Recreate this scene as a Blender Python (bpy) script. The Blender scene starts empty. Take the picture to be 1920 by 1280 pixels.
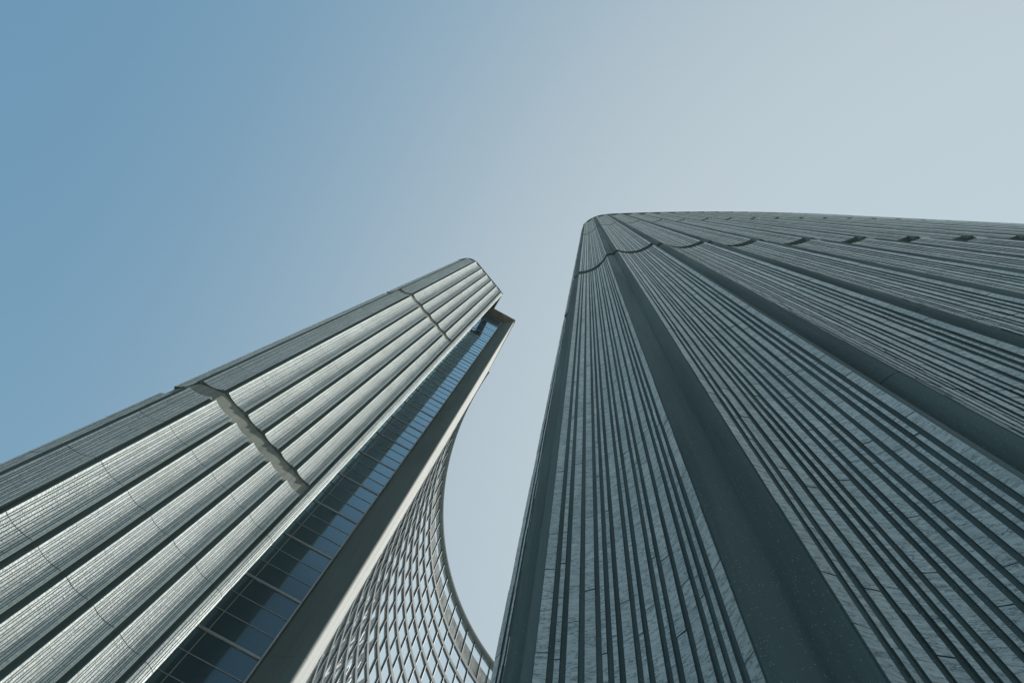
import bpy, math, random
from mathutils import Vector, Matrix
random.seed(11)
rad = math.radians
scene = bpy.context.scene
COL = scene.collection

# ------------------------------------------------------------------ camera
EYE = 1.6
cam_d = bpy.data.cameras.new('camera')
cam_d.sensor_width = 36.0
cam_d.lens = 24.0
cam_d.clip_start = 0.05
cam_d.clip_end = 6000
cam = bpy.data.objects.new('camera', cam_d)
COL.objects.link(cam)
_right = Vector((0.87905587, -0.46447975, 0.10732816))
_up = Vector((-0.47671876, -0.85648749, 0.19791008))
_fwd = Vector((0.0, 0.22513937, 0.97432657))
cam.matrix_world = Matrix(((_right.x, _up.x, -_fwd.x, 0), (_right.y, _up.y, -_fwd.y, 0),
                           (_right.z, _up.z, -_fwd.z, EYE), (0, 0, 0, 1)))
scene.camera = cam

# ------------------------------------------------------------------ light
SUN_AZ = 6.0      # degrees counter-clockwise from +X
SUN_EL = 47.0
w = bpy.data.worlds.new('World')
scene.world = w
w.use_nodes = True
nt = w.node_tree
for n in list(nt.nodes):
    nt.nodes.remove(n)
wo = nt.nodes.new('ShaderNodeOutputWorld')
bg = nt.nodes.new('ShaderNodeBackground')
sky = nt.nodes.new('ShaderNodeTexSky')
sky.sky_type = 'NISHITA'
sky.sun_disc = False
sky.sun_elevation = rad(SUN_EL)
sky.sun_rotation = rad(90.0 - SUN_AZ)
sky.altitude = 100
sky.air_density = 1.0
sky.dust_density = 10.0
sky.ozone_density = 4.0
# hazy summer sky: each channel rolls off towards the sun the way the bright haze does on film
sep = nt.nodes.new('ShaderNodeSeparateColor')
cmb = nt.nodes.new('ShaderNodeCombineColor')
nt.links.new(sky.outputs[0], sep.inputs[0])
def wmath(op, a, b):
    n = nt.nodes.new('ShaderNodeMath')
    n.operation = op
    for i, q in enumerate((a, b)):
        if isinstance(q, (int, float)):
            n.inputs[i].default_value = q
        else:
            nt.links.new(q, n.inputs[i])
    return n.outputs[0]
for ch, top, knee, pw in ((0, 2.63, 1.35, 2.2), (1, 3.16, 1.22, 2.0), (2, 3.48, 1.78, 2.0)):
    p = wmath('POWER', sep.outputs[ch], pw)
    nt.links.new(wmath('MULTIPLY', wmath('DIVIDE', p, wmath('ADD', p, knee)), top), cmb.inputs[ch])
bg.inputs['Strength'].default_value = 0.1
nt.links.new(cmb.outputs[0], bg.inputs['Color'])
nt.links.new(bg.outputs[0], wo.inputs['Surface'])

sun_d = bpy.data.lights.new('sun', 'SUN')
sun_d.energy = 4.0
sun_d.angle = rad(0.5)
sun_d.color = (1.0, 0.955, 0.88)
sun = bpy.data.objects.new('sun', sun_d)
COL.objects.link(sun)
SDIR = Vector((math.cos(rad(SUN_EL)) * math.cos(rad(SUN_AZ)), math.cos(rad(SUN_EL)) * math.sin(rad(SUN_AZ)), math.sin(rad(SUN_EL))))
sun.rotation_euler = SDIR.to_track_quat('Z', 'Y').to_euler()
sun.location = SDIR * 300

vs = scene.view_settings
vs.view_transform = 'Standard'
vs.look = 'None'
vs.exposure = 1.0
vs.gamma = 1.0
vs.use_curve_mapping = False

# ------------------------------------------------------------------ materials
def new_mat(name):
    m = bpy.data.materials.new(name)
    m.use_nodes = True
    t = m.node_tree
    return m, t, t.nodes['Principled BSDF'], t.nodes.new('ShaderNodeTexCoord')

def ramp(t, src, p0, c0, p1, c1):
    r = t.nodes.new('ShaderNodeValToRGB')
    r.color_ramp.elements[0].position = p0
    r.color_ramp.elements[0].color = (*c0, 1)
    r.color_ramp.elements[1].position = p1
    r.color_ramp.elements[1].color = (*c1, 1)
    t.links.new(src, r.inputs[0])
    return r

def mult(t, a, b, fac=1.0):
    m = t.nodes.new('ShaderNodeMix')
    m.data_type = 'RGBA'
    m.blend_type = 'MULTIPLY'
    m.inputs['Factor'].default_value = fac
    t.links.new(a, m.inputs['A'])
    t.links.new(b, m.inputs['B'])
    return m.outputs['Result']

def noise(t, tc, scale, detail=4, mapping=None, rough=0.55):
    n = t.nodes.new('ShaderNodeTexNoise')
    n.inputs['Scale'].default_value = scale
    n.inputs['Detail'].default_value = detail
    n.inputs['Roughness'].default_value = rough
    src = tc.outputs['Object']
    if mapping:
        mp = t.nodes.new('ShaderNodeMapping')
        mp.inputs['Scale'].default_value = mapping[0]
        mp.inputs['Rotation'].default_value = mapping[1]
        t.links.new(src, mp.inputs['Vector'])
        src = mp.outputs[0]
    t.links.new(src, n.inputs['Vector'])
    return n.outputs['Fac']

def mat_marble():
    m, t, b, tc = new_mat('split_face_marble')
    geo = t.nodes.new('ShaderNodeNewGeometry')
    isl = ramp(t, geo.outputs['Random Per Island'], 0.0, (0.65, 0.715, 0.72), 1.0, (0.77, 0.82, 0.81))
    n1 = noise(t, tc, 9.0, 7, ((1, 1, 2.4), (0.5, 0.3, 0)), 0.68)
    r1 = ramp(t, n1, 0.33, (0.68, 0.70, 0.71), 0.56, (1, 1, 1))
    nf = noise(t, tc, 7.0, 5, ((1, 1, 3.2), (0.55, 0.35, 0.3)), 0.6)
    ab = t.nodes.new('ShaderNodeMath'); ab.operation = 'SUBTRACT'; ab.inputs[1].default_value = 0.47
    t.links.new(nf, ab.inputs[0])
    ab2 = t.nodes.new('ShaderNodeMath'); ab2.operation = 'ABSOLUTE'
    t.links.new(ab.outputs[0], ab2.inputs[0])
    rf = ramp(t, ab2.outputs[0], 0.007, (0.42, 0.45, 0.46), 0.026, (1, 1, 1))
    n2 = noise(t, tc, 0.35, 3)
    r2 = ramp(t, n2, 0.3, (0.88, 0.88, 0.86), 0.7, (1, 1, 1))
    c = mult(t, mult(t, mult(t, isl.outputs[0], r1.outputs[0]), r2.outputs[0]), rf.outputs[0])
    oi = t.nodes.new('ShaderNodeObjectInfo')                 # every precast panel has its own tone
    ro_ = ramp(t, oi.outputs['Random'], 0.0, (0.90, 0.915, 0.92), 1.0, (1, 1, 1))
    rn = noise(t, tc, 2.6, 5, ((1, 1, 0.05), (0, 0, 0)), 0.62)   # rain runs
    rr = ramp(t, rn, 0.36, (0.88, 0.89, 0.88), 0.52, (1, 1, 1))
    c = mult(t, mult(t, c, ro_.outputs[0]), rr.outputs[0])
    t.links.new(c, b.inputs['Base Color'])
    b.inputs['Roughness'].default_value = 0.85
    bp = t.nodes.new('ShaderNodeBump')
    bp.inputs['Strength'].default_value = 1.0
    bp.inputs['Distance'].default_value = 0.05
    n3 = noise(t, tc, 14.0, 8, ((1, 1, 1.7), (0.6, 0.4, 0.2)), 0.6)
    t.links.new(n3, bp.inputs['Height'])
    t.links.new(bp.outputs[0], b.inputs['Normal'])
    return m

def mat_concrete(name, col, speck=0.35, vary=0.2, scale=0.5, streak=0.8):
    m, t, b, tc = new_mat(name)
    n1 = noise(t, tc, scale, 5, ((1, 1, 0.25), (0, 0, 0)))
    lo = tuple(c * (1 - vary) for c in col)
    hi = tuple(c * (1 + vary) for c in col)
    r1 = ramp(t, n1, 0.3, lo, 0.7, hi)
    st = noise(t, tc, 5.0, 4, ((1, 1, 0.035), (0, 0, 0)), 0.6)
    rs = ramp(t, st, 0.36, (0.62, 0.64, 0.62), 0.56, (1.0, 1.0, 1.0))
    base_col = mult(t, r1.outputs[0], rs.outputs[0], streak)
    v = t.nodes.new('ShaderNodeTexVoronoi')
    v.inputs['Scale'].default_value = 55
    t.links.new(tc.outputs['Object'], v.inputs['Vector'])
    sp = ramp(t, v.outputs['Distance'], 0.08, (1, 1, 1), 0.24, (0, 0, 0))
    n2 = noise(t, tc, 24.0, 2)
    gate = ramp(t, n2, 0.44, (0, 0, 0), 0.60, (1, 1, 1))
    g = mult(t, sp.outputs[0], gate.outputs[0])
    mx = t.nodes.new('ShaderNodeMix')
    mx.data_type = 'RGBA'
    mm = t.nodes.new('ShaderNodeMath')
    mm.operation = 'MULTIPLY'
    mm.inputs[1].default_value = speck
    t.links.new(g, mm.inputs[0])
    t.links.new(mm.outputs[0], mx.inputs['Factor'])
    t.links.new(base_col, mx.inputs['A'])
    mx.inputs['B'].default_value = (0.4, 0.4, 0.38, 1)
    t.links.new(mx.outputs['Result'], b.inputs['Base Color'])
    b.inputs['Roughness'].default_value = 0.9
    bp = t.nodes.new('ShaderNodeBump')
    bp.inputs['Strength'].default_value = 0.35
    bp.inputs['Distance'].default_value = 0.008
    n3 = noise(t, tc, 60.0, 4)
    t.links.new(n3, bp.inputs['Height'])
    t.links.new(bp.outputs[0], b.inputs['Normal'])
    return m

def mat_plain(name, col, rough=0.6, metal=0.0, vary=0.12, spec=0.12):
    m, t, b, tc = new_mat(name)
    n1 = noise(t, tc, 1.2, 4, ((1, 1, 0.4), (0, 0, 0)))
    r1 = ramp(t, n1, 0.3, tuple(c * (1 - vary) for c in col), 0.7, tuple(c * (1 + vary) for c in col))
    t.links.new(r1.outputs[0], b.inputs['Base Color'])
    b.inputs['Roughness'].default_value = rough
    b.inputs['Metallic'].default_value = metal
    b.inputs['Specular IOR Level'].default_value = spec
    return m

def mat_glass(name, col, ior, rough=0.02, metal=0.0):
    m, t, b, tc = new_mat(name)
    geo = t.nodes.new('ShaderNodeNewGeometry')
    r = ramp(t, geo.outputs['Random Per Island'], 0.0, tuple(c * (0.86 if metal else 0.6) for c in col), 1.0, tuple(c * (1.12 if metal else 1.4) for c in col))
    b.inputs['Metallic'].default_value = metal
    t.links.new(r.outputs[0], b.inputs['Base Color'])
    b.inputs['Roughness'].default_value = rough
    b.inputs['IOR'].default_value = ior
    bp = t.nodes.new('ShaderNodeBump')
    bp.inputs['Strength'].default_value = 0.02
    bp.inputs['Distance'].default_value = 0.005
    n3 = noise(t, tc, 0.5, 1)
    t.links.new(n3, bp.inputs['Height'])
    t.links.new(bp.outputs[0], b.inputs['Normal'])
    return m

MARBLE = mat_marble()
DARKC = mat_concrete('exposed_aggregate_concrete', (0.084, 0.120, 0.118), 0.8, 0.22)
BANDC = mat_concrete('recess_concrete', (0.168, 0.186, 0.166), 0.1, 0.15)
PALEC = mat_concrete('pale_smooth_concrete', (0.205, 0.218, 0.212), 0.05, 0.12, 0.5, 0.35)
REVEAL = mat_concrete('grey_smooth_concrete', (0.098, 0.130, 0.130), 0.05, 0.14, 0.5, 0.3)
SOFFIT = mat_concrete('weathered_soffit_concrete', (0.17, 0.17, 0.14), 0.1, 0.35, 0.9)
COPING = mat_plain('lead_grey_coping', (0.085, 0.10, 0.105), 0.85)
FRAME = mat_plain('anodised_window_frame', (0.27, 0.30, 0.31), 0.4, 0.2)
SPANDREL = mat_plain('pale_spandrel_concrete', (0.072, 0.088, 0.096), 0.75)
FIN = mat_plain('pale_metal_fin', (0.17, 0.195, 0.205), 0.5)
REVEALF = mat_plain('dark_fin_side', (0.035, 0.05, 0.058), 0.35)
GLASS = mat_glass('mirror_coated_window_glass', (0.72, 0.80, 0.84), 1.6, 0.012, 0.9)
def mat_coated_glass(name):
    """dark body-tinted glass whose coating reflects more and more towards grazing angles"""
    m, t, b, tc = new_mat(name)
    b.inputs['Base Color'].default_value = (0.009, 0.028, 0.038, 1)
    b.inputs['Roughness'].default_value = 0.3
    gl = t.nodes.new('ShaderNodeBsdfGlossy')
    gl.inputs['Color'].default_value = (0.44, 0.74, 0.94, 1)
    gl.inputs['Roughness'].default_value = 0.015
    lw = t.nodes.new('ShaderNodeLayerWeight')
    lw.inputs['Blend'].default_value = 0.5
    geo = t.nodes.new('ShaderNodeNewGeometry')
    f = ramp(t, lw.outputs['Facing'], 0.38, (0.09, 0.09, 0.09), 0.86, (0.92, 0.92, 0.92))
    v = ramp(t, geo.outputs['Random Per Island'], 0.0, (0.82, 0.82, 0.82), 1.0, (1, 1, 1))
    mx = t.nodes.new('ShaderNodeMixShader')
    t.links.new(mult(t, f.outputs[0], v.outputs[0]), mx.inputs[0])
    t.links.new(b.outputs[0], mx.inputs[1])
    t.links.new(gl.outputs[0], mx.inputs[2])
    t.links.new(mx.outputs[0], t.nodes['Material Output'].inputs['Surface'])
    return m
ENDGLASS = mat_coated_glass('coated_end_window_glass')
BLIND = mat_plain('drawn_window_blind', (0.15, 0.165, 0.165), 0.9, 0.0, 0.4, 0.0)

# ------------------------------------------------------------------ mesh helpers
class MB:
    def __init__(s):
        s.v, s.f, s.m = [], [], []
    def quad(s, a, b, c, d, mi=0):
        n = len(s.v)
        s.v += [a, b, c, d]
        s.f.append((n, n + 1, n + 2, n + 3))
        s.m.append(mi)
    def box8(s, p, mi=0, skip=()):
        # p: four plan points (ccw from above) + z0,z1 ; joined as one island
        (q, z0, z1) = p
        n = len(s.v)
        s.v += [(x, y, z0) for x, y in q] + [(x, y, z1) for x, y in q]
        k = len(q)
        for i in range(k):
            if i in skip:
                continue
            j = (i + 1) % k
            s.f.append((n + i, n + j, n + k + j, n + k + i)); s.m.append(mi)
        s.f.append(tuple(n + i for i in reversed(range(k)))); s.m.append(mi)
        s.f.append(tuple(n + k + i for i in range(k))); s.m.append(mi)
    def strip(s, line, z0, z1, mi=0, caps=None):
        # extrude an open plan polyline vertically as one connected island
        n = len(s.v)
        k = len(line)
        s.v += [(x, y, z0) for x, y in line] + [(x, y, z1) for x, y in line]
        for i in range(k - 1):
            s.f.append((n + i, n + i + 1, n + k + i + 1, n + k + i)); s.m.append(mi)
    def prism(s, poly, z0, z1, mi=0):
        n = len(s.v); k = len(poly)
        s.v += [(x, y, z0) for x, y in poly] + [(x, y, z1) for x, y in poly]
        for i in range(k):
            j = (i + 1) % k
            s.f.append((n + i, n + j, n + k + j, n + k + i)); s.m.append(mi)
        s.f.append(tuple(n + i for i in reversed(range(k)))); s.m.append(mi)
        s.f.append(tuple(n + k + i for i in range(k))); s.m.append(mi)
    def build(s, name, mats, parent=None, smooth=False):
        me = bpy.data.meshes.new(name)
        me.from_pydata(s.v, [], s.f)
        for mt in mats:
            me.materials.append(mt)
        if len(mats) > 1:
            me.polygons.foreach_set('material_index', s.m)
        if smooth:
            me.polygons.foreach_set('use_smooth', [True] * len(me.polygons))
            me.set_sharp_from_angle(angle=rad(35))
        me.update()
        o = bpy.data.objects.new(name, me)
        COL.objects.link(o)
        if parent is not None:
            o.parent = parent
        return o

def thing(name, label, cat, loc=(0, 0, 0)):
    o = bpy.data.objects.new(name, None)
    COL.objects.link(o)
    o.location = loc
    o.empty_display_size = 2
    o['label'] = label
    o['category'] = cat
    return o

# heights (above the ground)
H = 100.0 + EYE
TIERS = [(0.0, 27.35 + EYE), (28.45 + EYE, 61.45 + EYE), (62.45 + EYE, 99.45 + EYE)]
STOREY = 3.85
def seams(z0, z1, base, step):
    """storey joints inside one tier, counted from the joint at height base"""
    zs = [z0]
    k = math.ceil((z0 + 0.8 - base) / step)
    while base + k * step < z1 - 0.8:
        if base + k * step > 5.0:
            zs.append(base + k * step)
        k += 1
    zs.append(z1)
    return zs

PAT15 = [1, .45, 1, 1, .45, .45, 1, .45, 1, .45, 1, 1, .45, .45, 1]
PAT12 = [1, .5, 1, .5, 1, 1, .5, 1, .5, 1, .5, 1]

def make_panel(parent, A, B, out, tier, pat, e0, e1, sag, nose, lens, rnd, base, GAP=0.55, rnose=False, step=STOREY):
    jg = 0.009 if rnose else 0.006
    """one storey-jointed ribbed panel between rib centres A and B"""
    A = Vector(A); B = Vector(B)
    u = (B - A); W = u.length; u.normalize()
    nrm = Vector((u.y, -u.x))
    if nrm.dot(Vector(out)) < 0:
        nrm = -nrm
    def pt(uu, vv):
        p = A + u * uu + nrm * vv
        return (p.x, p.y)
    s0, s1 = e0, W - e1
    def depth(x):
        q = 2 * (x - s0) / (s1 - s0) - 1
        return -sag * (1 - q * q)
    def slope_n(x):
        d = (depth(x + .001) - depth(x - .001)) / .002
        l = math.hypot(1, d)
        return (-d / l, 1 / l)
    unit = (s1 - s0) / (sum(pat) + GAP * (len(pat) - 1))
    edges = []
    x = s0
    for wd in pat:
        edges.append((x, x + wd * unit))
        x += (wd + GAP) * unit
    gd = min(0.014, unit * 0.22)
    prof = []
    NS = 8
    if e0 > 0:
        if rnose:
            prof.append((0.004, -nose - gd * 0.5))
        else:
            prof.append((0.012, -nose - 0.10))
        for i in range(NS + 1):
            t = math.pi / 2 * (1 - i / NS)
            q = math.sin(t)
            prof.append((e0 - 0.012 - ((0.042 if rnose else e0 - 0.024)) * q, -nose * ((1 - math.cos(t)) if rnose else q ** 1.6) - gd * 0.5))
    for (a, b) in edges:
        for xx in (a, b):
            nn = slope_n(xx)
            prof.append((xx - nn[0] * gd, depth(xx) - nn[1] * gd))
    if e1 > 0:
        dE = depth(s1)
        for i in range(NS + 1):
            t = math.pi / 2 * i / NS
            q = math.sin(t)
            prof.append((s1 + 0.012 + ((0.042 if rnose else e1 - 0.024)) * q, dE - nose * q ** 1.6 - gd * 0.5))
        if rnose:
            prof.append((W - 0.004, dE - nose - gd * 0.5))
        else:
            prof.append((W - 0.012, dE - nose - 0.10))
    line = [pt(*p) for p in prof]
    z0, z1 = tier
    mb = MB()
    zs = seams(z0, z1, base, step)
    back = [pt(W - 0.012, -nose - 0.2 - sag), pt(0.012, -nose - 0.2 - sag)]
    for i in range(len(zs) - 1):
        a = zs[i] + (jg if i else 0)
        b = zs[i + 1] - (jg if i < len(zs) - 2 else 0)
        mb.strip(line, a, b, 0)
        # closing faces at the top and bottom of the segment
        for zc in ((a, b)):
            n = len(mb.v)
            poly = line + back
            mb.v += [(px, py, zc) for px, py in poly]
            mb.f.append(tuple(range(n, n + len(poly)))); mb.m.append(0)
        for (ea, eb) in edges:
            z = a
            while z < b - 1e-4:
                L = rnd.uniform(*lens)
                zt = z + L
                if zt > b - lens[0] * 0.6:
                    zt = b
                j = rnd.uniform(-0.04, 0.05) * unit
                j2 = j + rnd.uniform(-0.02, 0.02) * unit
                na, nb = slope_n(ea), slope_n(eb)
                fa = pt(ea + na[0] * j, depth(ea) + na[1] * j)
                fb = pt(eb + nb[0] * j2, depth(eb) + nb[1] * j2)
                ba = pt(ea - na[0] * gd * 1.25, depth(ea) - na[1] * gd * 1.25)
                bb = pt(eb - nb[0] * gd * 1.25, depth(eb) - nb[1] * gd * 1.25)
                zz0, zz1 = z + 0.0025, zt - 0.0025
                n = len(mb.v)
                mb.v += [(*ba, zz0), (*fa, zz0), (*fb, zz0), (*bb, zz0), (*ba, zz1), (*fa, zz1), (*fb, zz1), (*bb, zz1)]
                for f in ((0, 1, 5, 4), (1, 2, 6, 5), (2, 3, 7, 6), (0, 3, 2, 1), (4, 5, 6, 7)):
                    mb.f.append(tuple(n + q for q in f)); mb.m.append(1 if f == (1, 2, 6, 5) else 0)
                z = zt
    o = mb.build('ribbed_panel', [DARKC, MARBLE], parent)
    me = o.data
    # smooth noses only
    sm = [mb.m[i] == 0 and len(mb.f[i]) == 4 for i in range(len(mb.f))]   # the rounded noses
    me.polygons.foreach_set('use_smooth', sm)
    me.set_sharp_from_angle(angle=rad(30))
    return o

def offset_line(pts, d, closed=False):
    """offset an open plan polyline to its left by d"""
    out = []
    n = len(pts)
    for i in range(n):
        p0 = Vector(pts[i - 1]) if i > 0 else None
        p1 = Vector(pts[i])
        p2 = Vector(pts[i + 1]) if i < n - 1 else None
        dirs = []
        if p0 is not None: dirs.append((p1 - p0).normalized())
        if p2 is not None: dirs.append((p2 - p1).normalized())
        nn = Vector((0, 0))
        for dd in dirs:
            nn += Vector((-dd.y, dd.x))
        nn.normalize()
        c = max(0.5, nn.dot(Vector((-dirs[0].y, dirs[0].x))))
        q = p1 + nn * (d / c)
        out.append((q.x, q.y))
    return out

def chaikin(pts, it=2):
    for _ in range(it):
        o = [pts[0]]
        for a, b in zip(pts[:-1], pts[1:]):
            o.append((a[0] * .75 + b[0] * .25, a[1] * .75 + b[1] * .25))
            o.append((a[0] * .25 + b[0] * .75, a[1] * .25 + b[1] * .75))
        o.append(pts[-1])
        pts = o
    return pts

def ribbon(mb, inner, outer, z0, z1, mi=0):
    """solid curved bar between two plan polylines of equal length"""
    n = len(mb.v); k = len(inner)
    for z in (z0, z1):
        mb.v += [(x, y, z) for x, y in inner]
        mb.v += [(x, y, z) for x, y in outer]
    I0, O0, I1, O1 = n, n + k, n + 2 * k, n + 3 * k
    for i in range(k - 1):
        for f in ((I0 + i, I0 + i + 1, O0 + i + 1, O0 + i), (I1 + i, O1 + i, O1 + i + 1, I1 + i + 1),
                  (O0 + i, O0 + i + 1, O1 + i + 1, O1 + i), (I0 + i, I1 + i, I1 + i + 1, I0 + i + 1)):
            mb.f.append(f); mb.m.append(mi)
    for i in (0, k - 1):
        mb.f.append((I0 + i, O0 + i, O1 + i, I1 + i)); mb.m.append(mi)

# ------------------------------------------------------------------ ground
g = MB()
g.quad((-3000, -3000, 0), (3000, -3000, 0), (3000, 3000, 0), (-3000, 3000, 0))
def mat_plaza():
    m, t, b, tc = new_mat('plaza_concrete_paving')
    br = t.nodes.new('ShaderNodeTexBrick')
    br.offset = 0.0
    br.inputs['Scale'].default_value = 1.0
    br.inputs['Brick Width'].default_value = 1.2
    br.inputs['Row Height'].default_value = 1.2
    br.inputs['Mortar Size'].default_value = 0.012
    br.inputs['Color1'].default_value = (0.50, 0.50, 0.475, 1)
    br.inputs['Color2'].default_value = (0.45, 0.45, 0.43, 1)
    br.inputs['Mortar'].default_value = (0.15, 0.15, 0.14, 1)
    t.links.new(tc.outputs['Object'], br.inputs['Vector'])
    n1 = noise(t, tc, 0.4, 5)
    r1 = ramp(t, n1, 0.3, (0.8, 0.8, 0.8), 0.7, (1, 1, 1))
    t.links.new(mult(t, br.outputs['Color'], r1.outputs[0]), b.inputs['Base Color'])
    b.inputs['Roughness'].default_value = 0.85
    return m
go = g.build('plaza_ground', [mat_plaza()])
go['kind'] = 'structure'

# ================================================================== RIGHT TOWER
RT = thing('office_tower', 'shaded dark tower of ribbed stone panels towering close on the right', 'tower', (4, 2, 0))
def RTP(o):
    o.matrix_parent_inverse = RT.matrix_world.inverted()
    return o
RT_INV = Matrix.Translation((-4, -2, 0))

# rib centres, from the far right end of the convex back round the corner to the end wall
back = []
x, y = 3.21, 0.085
back.append((x, y))
s = 0.0
PITCH = 1.975
for i in range(29):
    th = rad(-30.4 + 0.168 * (s + PITCH / 2))
    x += PITCH * math.cos(th); y += PITCH * math.sin(th); s += PITCH
    back.append((x, y))
corner = [(1.83, 1.20), (0.96, 2.79), (1.465, 4.68)]
endwall = [(1.465 + 1.1 * math.cos(rad(59)) * k, 4.68 + 1.1 * math.sin(rad(59)) * k) for k in range(1, 7)]

rnd = random.Random(5)
segs = [(corner[1], corner[2]), (corner[0], corner[1]), (back[0], corner[0])] + [(back[i + 1], back[i]) for i in range(29)]
for i, (B, A) in enumerate(segs):
    mid = Vector(((A[0] + B[0]) / 2, (A[1] + B[1]) / 2))
    d = Vector(B) - Vector(A)
    nr = Vector((d.y, -d.x))
    if nr.dot(Vector((6, 8)) - mid) > 0 and i < 3:
        nr = -nr
    if i >= 3:
        nr = Vector((-0.5, -0.87))
    wd = d.length
    for ti, tier in enumerate(TIERS):
        near = i <= 5 and ti == 0
        lens = (0.22, 0.95) if near else ((0.5, 1.4) if i < 9 or ti == 0 else (0.9, 2.6))
        ea, eb = (0.195, 0.195)
        if i == 1: ea, eb = (0.227, 0.278)      # B is the corner rib nearest the camera
        if i == 0: ea, eb = (0.16, 0.13)
        o = make_panel(RT, A, B, nr, tier, PAT15, ea, eb, 0.105 * wd, 0.12, lens, rnd, (10.5 if i < 3 or i % 2 == 0 else 6.65) + EYE, step=2 * STOREY)
        o.matrix_parent_inverse = RT_INV

# outline of the building body (counter-clockwise chain, left of the chain is inside)
chain = list(reversed(endwall)) + [corner[2], corner[1], corner[0]] + back       # end wall -> corner -> along the back to the right
inner_in = offset_line(chain, 0.42)
inner_wall = offset_line(chain, 0.50)
endp = Vector(endwall[-1])
# recessed glazed end and the concave inner face running parallel to the back
inner_face = offset_line(back, 10.8)
body = inner_wall + list(reversed(inner_face))
m = MB(); m.prism(body, 0.0, 99.4 + EYE, 0)
o = m.build('wall', [BANDC], RT); o.matrix_parent_inverse = RT_INV
# plain ribbed facing of the end wall
m = MB()
for a, b in zip(([corner[2]] + endwall)[:-1], endwall):
    A, B = Vector(a), Vector(b)
    dd = (B - A).normalized(); nn = Vector((-dd.y, dd.x))
    q = [tuple(A + dd * .12), tuple(A + dd * .55 - nn * .08), tuple(B - dd * .12), tuple(B - dd * .12 - nn * .45), tuple(A + dd * .12 - nn * .45)]
    m.prism(q, 0, 99.4 + EYE)
o = m.build('end_facing', [MARBLE], RT); o.matrix_parent_inverse = RT_INV
# concave inner face: spandrels and window bands
gl = MB(); sp = MB()
fA = offset_line(back, 11.0); fB = offset_line(back, 11.4); fC = offset_line(back, 10.7)
for k in range(26):
    zt = H - 1.2 - k * 3.76
    ribbon(sp, fC, fB, zt - 1.1, zt)
    gl.strip(fA, zt - 3.76, zt - 1.1)
o = sp.build('spandrel', [SPANDREL], RT); o.matrix_parent_inverse = RT_INV
o = gl.build('window_band', [GLASS], RT); o.matrix_parent_inverse = RT_INV
# roof coping
cl = chaikin(list(chain), 2)
m = MB(); ribbon(m, offset_line(cl, 1.2), offset_line(cl, -0.02), 99.62 + EYE, 100.0 + EYE)
m.prism([(px, py) for px, py in offset_line(cl, 0.3)] + list(reversed(inner_face)), 99.44 + EYE, 99.6 + EYE)
o = m.build('roof_coping', [COPING], RT); o.matrix_parent_inverse = RT_INV

# ================================================================== LEFT TOWER
LT = thing('office_tower', 'sunlit grey ribbed tower with glazed end and concave window wall on the left', 'tower', (0, 34, 0))
LT_INV = Matrix.Translation((0, -34, 0))
def lp(o):
    o.matrix_parent_inverse = LT_INV
    return o
CC = Vector((42.08, 34.02))
def circ(r, deg):
    return (CC.x + r * math.cos(rad(deg)), CC.y + r * math.sin(rad(deg)))

ribs = [(-12.72, 16.08), (-11.62, 15.10), (-10.33, 14.95), (-9.12, 15.46), (-8.05, 15.90), (-7.02, 16.32), (-6.0, 16.74), (-4.995, 17.15)]
tip = (-4.555, 17.45)
rnd = random.Random(8)
for i in range(len(ribs) - 1):
    A, B = ribs[i], ribs[i + 1]
    d = Vector(B) - Vector(A)
    for ti, tier in enumerate(TIERS):
        lens = (0.4, 1.2) if ti == 0 else (0.7, 1.8)
        lp(make_panel(LT, A, B, (0.38, -0.92) if i > 1 else ((0.0, -1) if i == 1 else (-.7, -.7)), tier, PAT12, 0.125, 0.125, 0.080 * d.length, 0.13, lens, rnd, 16.2 + EYE, 0.36, True))
# last half panel, rounding off to the free edge
for ti, tier in enumerate([(0.0, 99.45 + EYE)]):
    lp(make_panel(LT, ribs[-1], tip, (0.38, -0.92), tier, [1, .6, 1, .6, 1], 0.13, 0.0, -0.045, 0.15, (0.5, 1.5), rnd, 16.2 + EYE, 0.36, True))

# shallow recessed band behind each horizontal gap
for z0, z1 in ((27.0, 28.8), (61.1, 62.8)):
    m = MB()
    ribbon(m, offset_line(ribs, 0.40), offset_line(ribs, 0.155), z0 + EYE, z1 + EYE)
    lp(m.build('recessed_band', [BANDC], LT))

# convex back (turned away from the camera): simple ribbed facing
arc_back = [circ(57.75, a) for a in [198.0 - k * 2.0 for k in range(1, 50)]]
chainL = list(reversed(arc_back)) + ribs + [tip]       # far tip -> back -> corner -> end wall
inL = offset_line(chainL, 0.45)
GY = 21.12          # plane of the end glazing
glz0, glz1 = -6.2, -2.66
arc_in = [circ(44.35, a) for a in [187.0 - k * 2.0 for k in range(0, 45)]]
body = inL[:-1] + [(-4.95, 17.50), (-6.22, 17.66), (-6.22, GY + 0.12), (glz1 + 0.05, GY + 0.12), (-1.35, 20.9), (-1.3, 28.6)] + arc_in
m = MB(); m.prism(body, 0.0, 99.4 + EYE)
lp(m.build('wall', [BANDC], LT))
m = MB()
for a, b in zip(arc_back[:-1], arc_back[1:]):
    A, B = Vector(a), Vector(b)
    dd = (B - A).normalized(); nn = Vector((dd.y, -dd.x))
    if nn.dot(CC - A) < 0: nn = -nn
    q = [tuple(A + dd * .18), tuple((A + B) / 2 + nn * .18), tuple(B - dd * .18), tuple(B - dd * .18 + nn * .44), tuple(A + dd * .18 + nn * .44)]
    m.prism(q, 0, 99.4 + EYE)
lp(m.build('back_facing', [MARBLE], LT))
# back of the ribbed blade and the return towards the glazing
m = MB(); m.prism([tip, (-4.60, 17.58), (-6.14, 17.80), (-6.14, GY - 0.08), (-6.28, GY - 0.08), (-6.28, 17.62), (-4.95, 17.44), (-4.70, 17.36)], 0.0, 99.4 + EYE)
lp(m.build('end_pier', [DARKC], LT))

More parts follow.
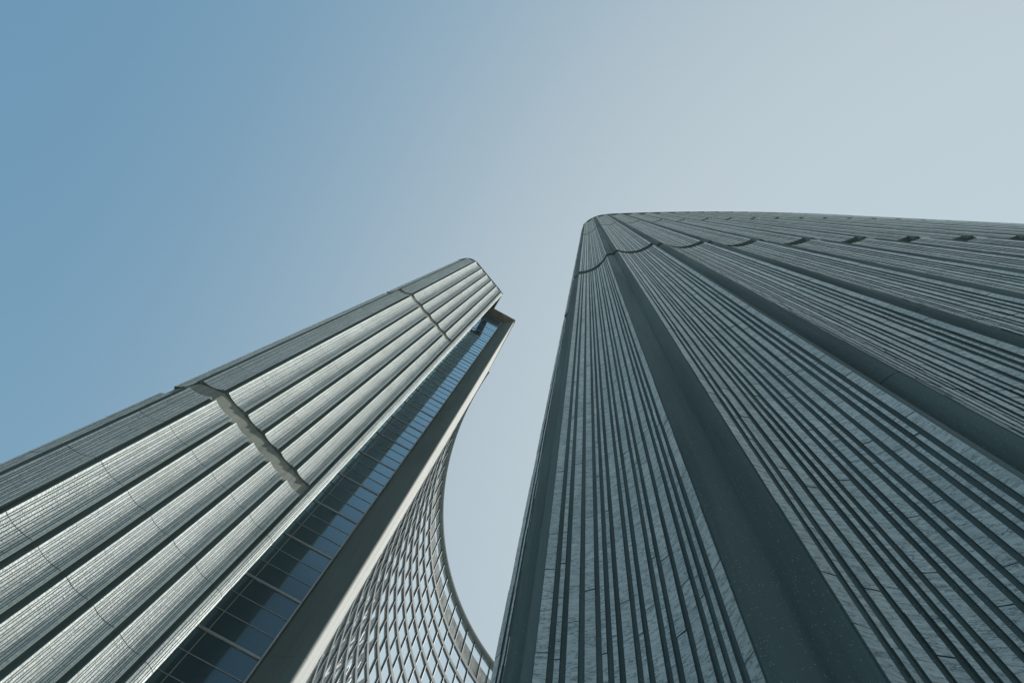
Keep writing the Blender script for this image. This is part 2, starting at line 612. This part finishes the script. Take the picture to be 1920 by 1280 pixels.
# slanted reveal and the pale rounded blade at the head of the concave face
nose_pts = []
c0 = Vector((-1.21, 20.36))
p_rev = (glz1 + 0.10, GY - 0.03)
blade = [p_rev]
for k in range(9):
    a = rad(-122 + k * 15.2)
    blade.append((c0.x + 0.13 * math.cos(a), c0.y + 0.13 * math.sin(a)))
blade += [(-1.06, 23.4), (-1.04, 26.2), (-1.02, 29.0)]
m = MB()
rev_line = [blade[0], blade[1], blade[2], blade[3]]
zs = [0] + [H - 0.4 - k * STOREY * 2 for k in range(13, 0, -1)] + [99.4 + EYE]
for a, b in zip(zs[:-1], zs[1:]):
    m.strip(rev_line, a + 0.006, b - 0.006)
ob = m.build('slanted_reveal', [REVEAL], LT, smooth=True); lp(ob)
m = MB()
for a, b in zip(zs[:-1], zs[1:]):
    m.strip(blade[3:11], a + 0.006, b - 0.006)
    m.strip([(blade[10][0] + .0, blade[10][1] + 0.03), blade[11]], a + 0.006, b - 0.006)
    m.strip([(blade[11][0] + .0, blade[11][1] + 0.03), blade[12], (-1.35, 29.0)], a + 0.006, b - 0.006)
ob = m.build('blade_wall', [PALEC], LT, smooth=True); lp(ob)

# end glazing: one window per storey with frame and glass
vx = -5.06
for k in range(26):
    zt = H - 0.75 - k * 3.84
    zb = zt - 3.84
    if zb < 0: zb = 0.05
    f = MB()
    fy0, fy1 = GY - 0.028, GY + 0.02
    def bar(x0, x1, za, zb_, y0=fy0):
        f.box8(([(x0, y0), (x1, y0), (x1, fy1), (x0, fy1)], za, zb_))
    bar(glz0, glz1, zt - 0.13, zt, GY - 0.045)
    h3 = (zt - 0.16 - zb) / 3
    for q in (1, 2):
        zz = zb + h3 * q
        bar(glz0, vx - 0.03, zz - 0.014, zz + 0.014)
        bar(vx + 0.03, glz1 - 0.05, zz - 0.014, zz + 0.014)
    bar(vx - 0.016, vx + 0.016, zb, zt - 0.16, GY - 0.024)
    bar(glz1 - 0.07, glz1, zb, zt - 0.16, GY - 0.075)
    fo = f.build('end_window', [FRAME], LT); lp(fo)
    gm = MB()
    for q in range(3):
        z0 = zb + h3 * q; z1 = z0 + h3
        for (xa, xb) in ((glz0, vx), (vx, glz1)):
            j = random.uniform(-0.004, 0.004); j2 = random.uniform(-0.004, 0.004)
            gm.quad((xa, GY + j, z0), (xb, GY - j, z0), (xb, GY - j + j2, z1), (xa, GY + j + j2, z1))
    go_ = gm.build('pane', [ENDGLASS], fo)
    go_.matrix_parent_inverse = Matrix.Identity(4)

# recess walls behind the two horizontal gaps are the body itself; roof slab over the recessed end
m = MB(); m.prism([(-6.3, 20.02), (-1.12, 20.02), (-1.02, 20.2), (-1.02, 29.2), (-6.3, 29.2)], 99.42 + EYE, 99.6 + EYE)
lp(m.build('soffit_slab', [SOFFIT], LT))
cl = chaikin(ribs + [tip], 3)
m = MB()
ribbon(m, offset_line(cl, 1.0), offset_line(cl, -0.02), 99.62 + EYE, 100.0 + EYE)
m.prism([tip, (-4.56, 17.30), (-5.6, 17.5), (-5.6, 20.0), (-4.66, 20.0)], 99.62 + EYE, 99.98 + EYE)
m.prism([(-6.3, 19.97), (-1.10, 19.97), (-0.98, 20.12), (-0.98, 29.0), (-6.3, 29.0)], 99.61 + EYE, 99.96 + EYE)
lp(m.build('roof_coping', [COPING], LT))

# concave facade ---------------------------------------------------------------
FP = 3.18
A0 = 187.2
NCOL = 29
angs = [116.74 + 3.18 * k for k in range(22, -7, -1)]      # from the blade to the far tip
a_hi, a_lo = angs[0] + 0.0, angs[-1]
fine = [a_hi - k * (a_hi - a_lo) / 110 for k in range(111)]
RG, RB, RF, RC = 43.78, 43.58, 43.60, 43.18
def arc(r, pts=fine):
    return [circ(r, a) for a in pts]
m = MB(); ribbon(m, arc(44.6), arc(RC), 99.60 + EYE, 99.76 + EYE)
lp(m.build('roof_fascia', [REVEAL], LT))
m = MB(); ribbon(m, arc(44.6), arc(RC - 0.04), 99.775 + EYE, 99.98 + EYE)
lp(m.build('fascia_cap', [COPING], LT))
NB = 25
for k in range(NB):
    zt = 93.0 + EYE - 3.76 * k
    m = MB(); ribbon(m, arc(44.3), arc(RB), zt - 0.68, zt)
    lp(m.build('spandrel_band', [SPANDREL], LT))
for a in angs:
    m = MB()
    hw = 0.032 / 43.6 * 180 / math.pi
    m.prism([circ(RF, a - hw), circ(RF + 0.07, a - hw), circ(RF + 0.07, a + hw), circ(RF, a + hw)], 0.0, 99.48 + EYE, 0)
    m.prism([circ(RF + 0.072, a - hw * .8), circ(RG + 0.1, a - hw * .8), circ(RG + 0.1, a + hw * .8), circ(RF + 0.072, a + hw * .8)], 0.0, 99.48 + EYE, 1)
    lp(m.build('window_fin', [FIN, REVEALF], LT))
rows = []
for k in range(NB + 1):
    if k == 0:
        z0, z1 = 93.02 + EYE, 99.48 + EYE
    else:
        z1 = 93.0 + EYE - 3.76 * (k - 1) - 0.70
        z0 = max(0.05, z1 - 3.04)
    rows.append((z0, z1))
rest = MB()
rg = random.Random(3)
cells = []
for k, (z0, z1) in enumerate(rows):
    for i in range(len(angs) - 1):
        cells.append((k, i))
def shown(c):
    k, i = c
    z0, z1 = rows[k]
    am = (angs[c[1]] + angs[c[1] + 1]) / 2
    p = Vector((*circ(RG, am), (z0 + z1) / 2 - EYE))
    d = p.normalized()
    pc = (d.dot(_right), d.dot(_up), d.dot(_fwd))
    ix, iy = pc[0] / pc[2], pc[1] / pc[2]
    inside = -0.75 < ix < -0.02 and -0.5 < iy < 0.0
    nrm = Vector((CC.x - p.x, CC.y - p.y, 0)).normalized()
    area = (z1 - z0) * abs(d.dot(nrm)) / p.length ** 2
    return -(area if inside else area * 1e-4)
cells.sort(key=shown)
def pane(mb, k, i, rg):
    z0, z1 = rows[k]
    a, b = angs[i] - 0.06, angs[i + 1] + 0.06
    t1, t2 = rg.uniform(-.014, .014), rg.uniform(-.016, .016)
    p, q = circ(RG + t1, a), circ(RG - t1, b)
    p2, q2 = circ(RG + t1 + t2, a), circ(RG - t1 + t2, b)
    if k == 0:
        zm = z0 + 3.4
        mb.quad((*p, zm + .03), (*q, zm + .03), (*q2, z1), (*p2, z1), 0)
        mb.quad((*p, z0), (*q, z0), (*q, zm - .03), (*p, zm - .03), 1)
    else:
        zm = z1
        r = rg.random()
        mb.quad((*p, z0), (*q, z0), (*q2, z1), (*p2, z1), 0)
        if r < 0.14:
            hb = (z1 - z0) * rg.uniform(.2, .8)
            pp, qq = circ(RG - 0.03, a - .1), circ(RG - 0.03, b + .1)
for n, (k, i) in enumerate(cells):
    if n < 100:
        m = MB(); pane(m, k, i, rg)
        lp(m.build('office_window', [GLASS, BLIND], LT))
    else:
        pane(rest, k, i, rg)
ro = rest.build('office_window', [GLASS, BLIND], LT); lp(ro)
ro['kind'] = 'stuff'
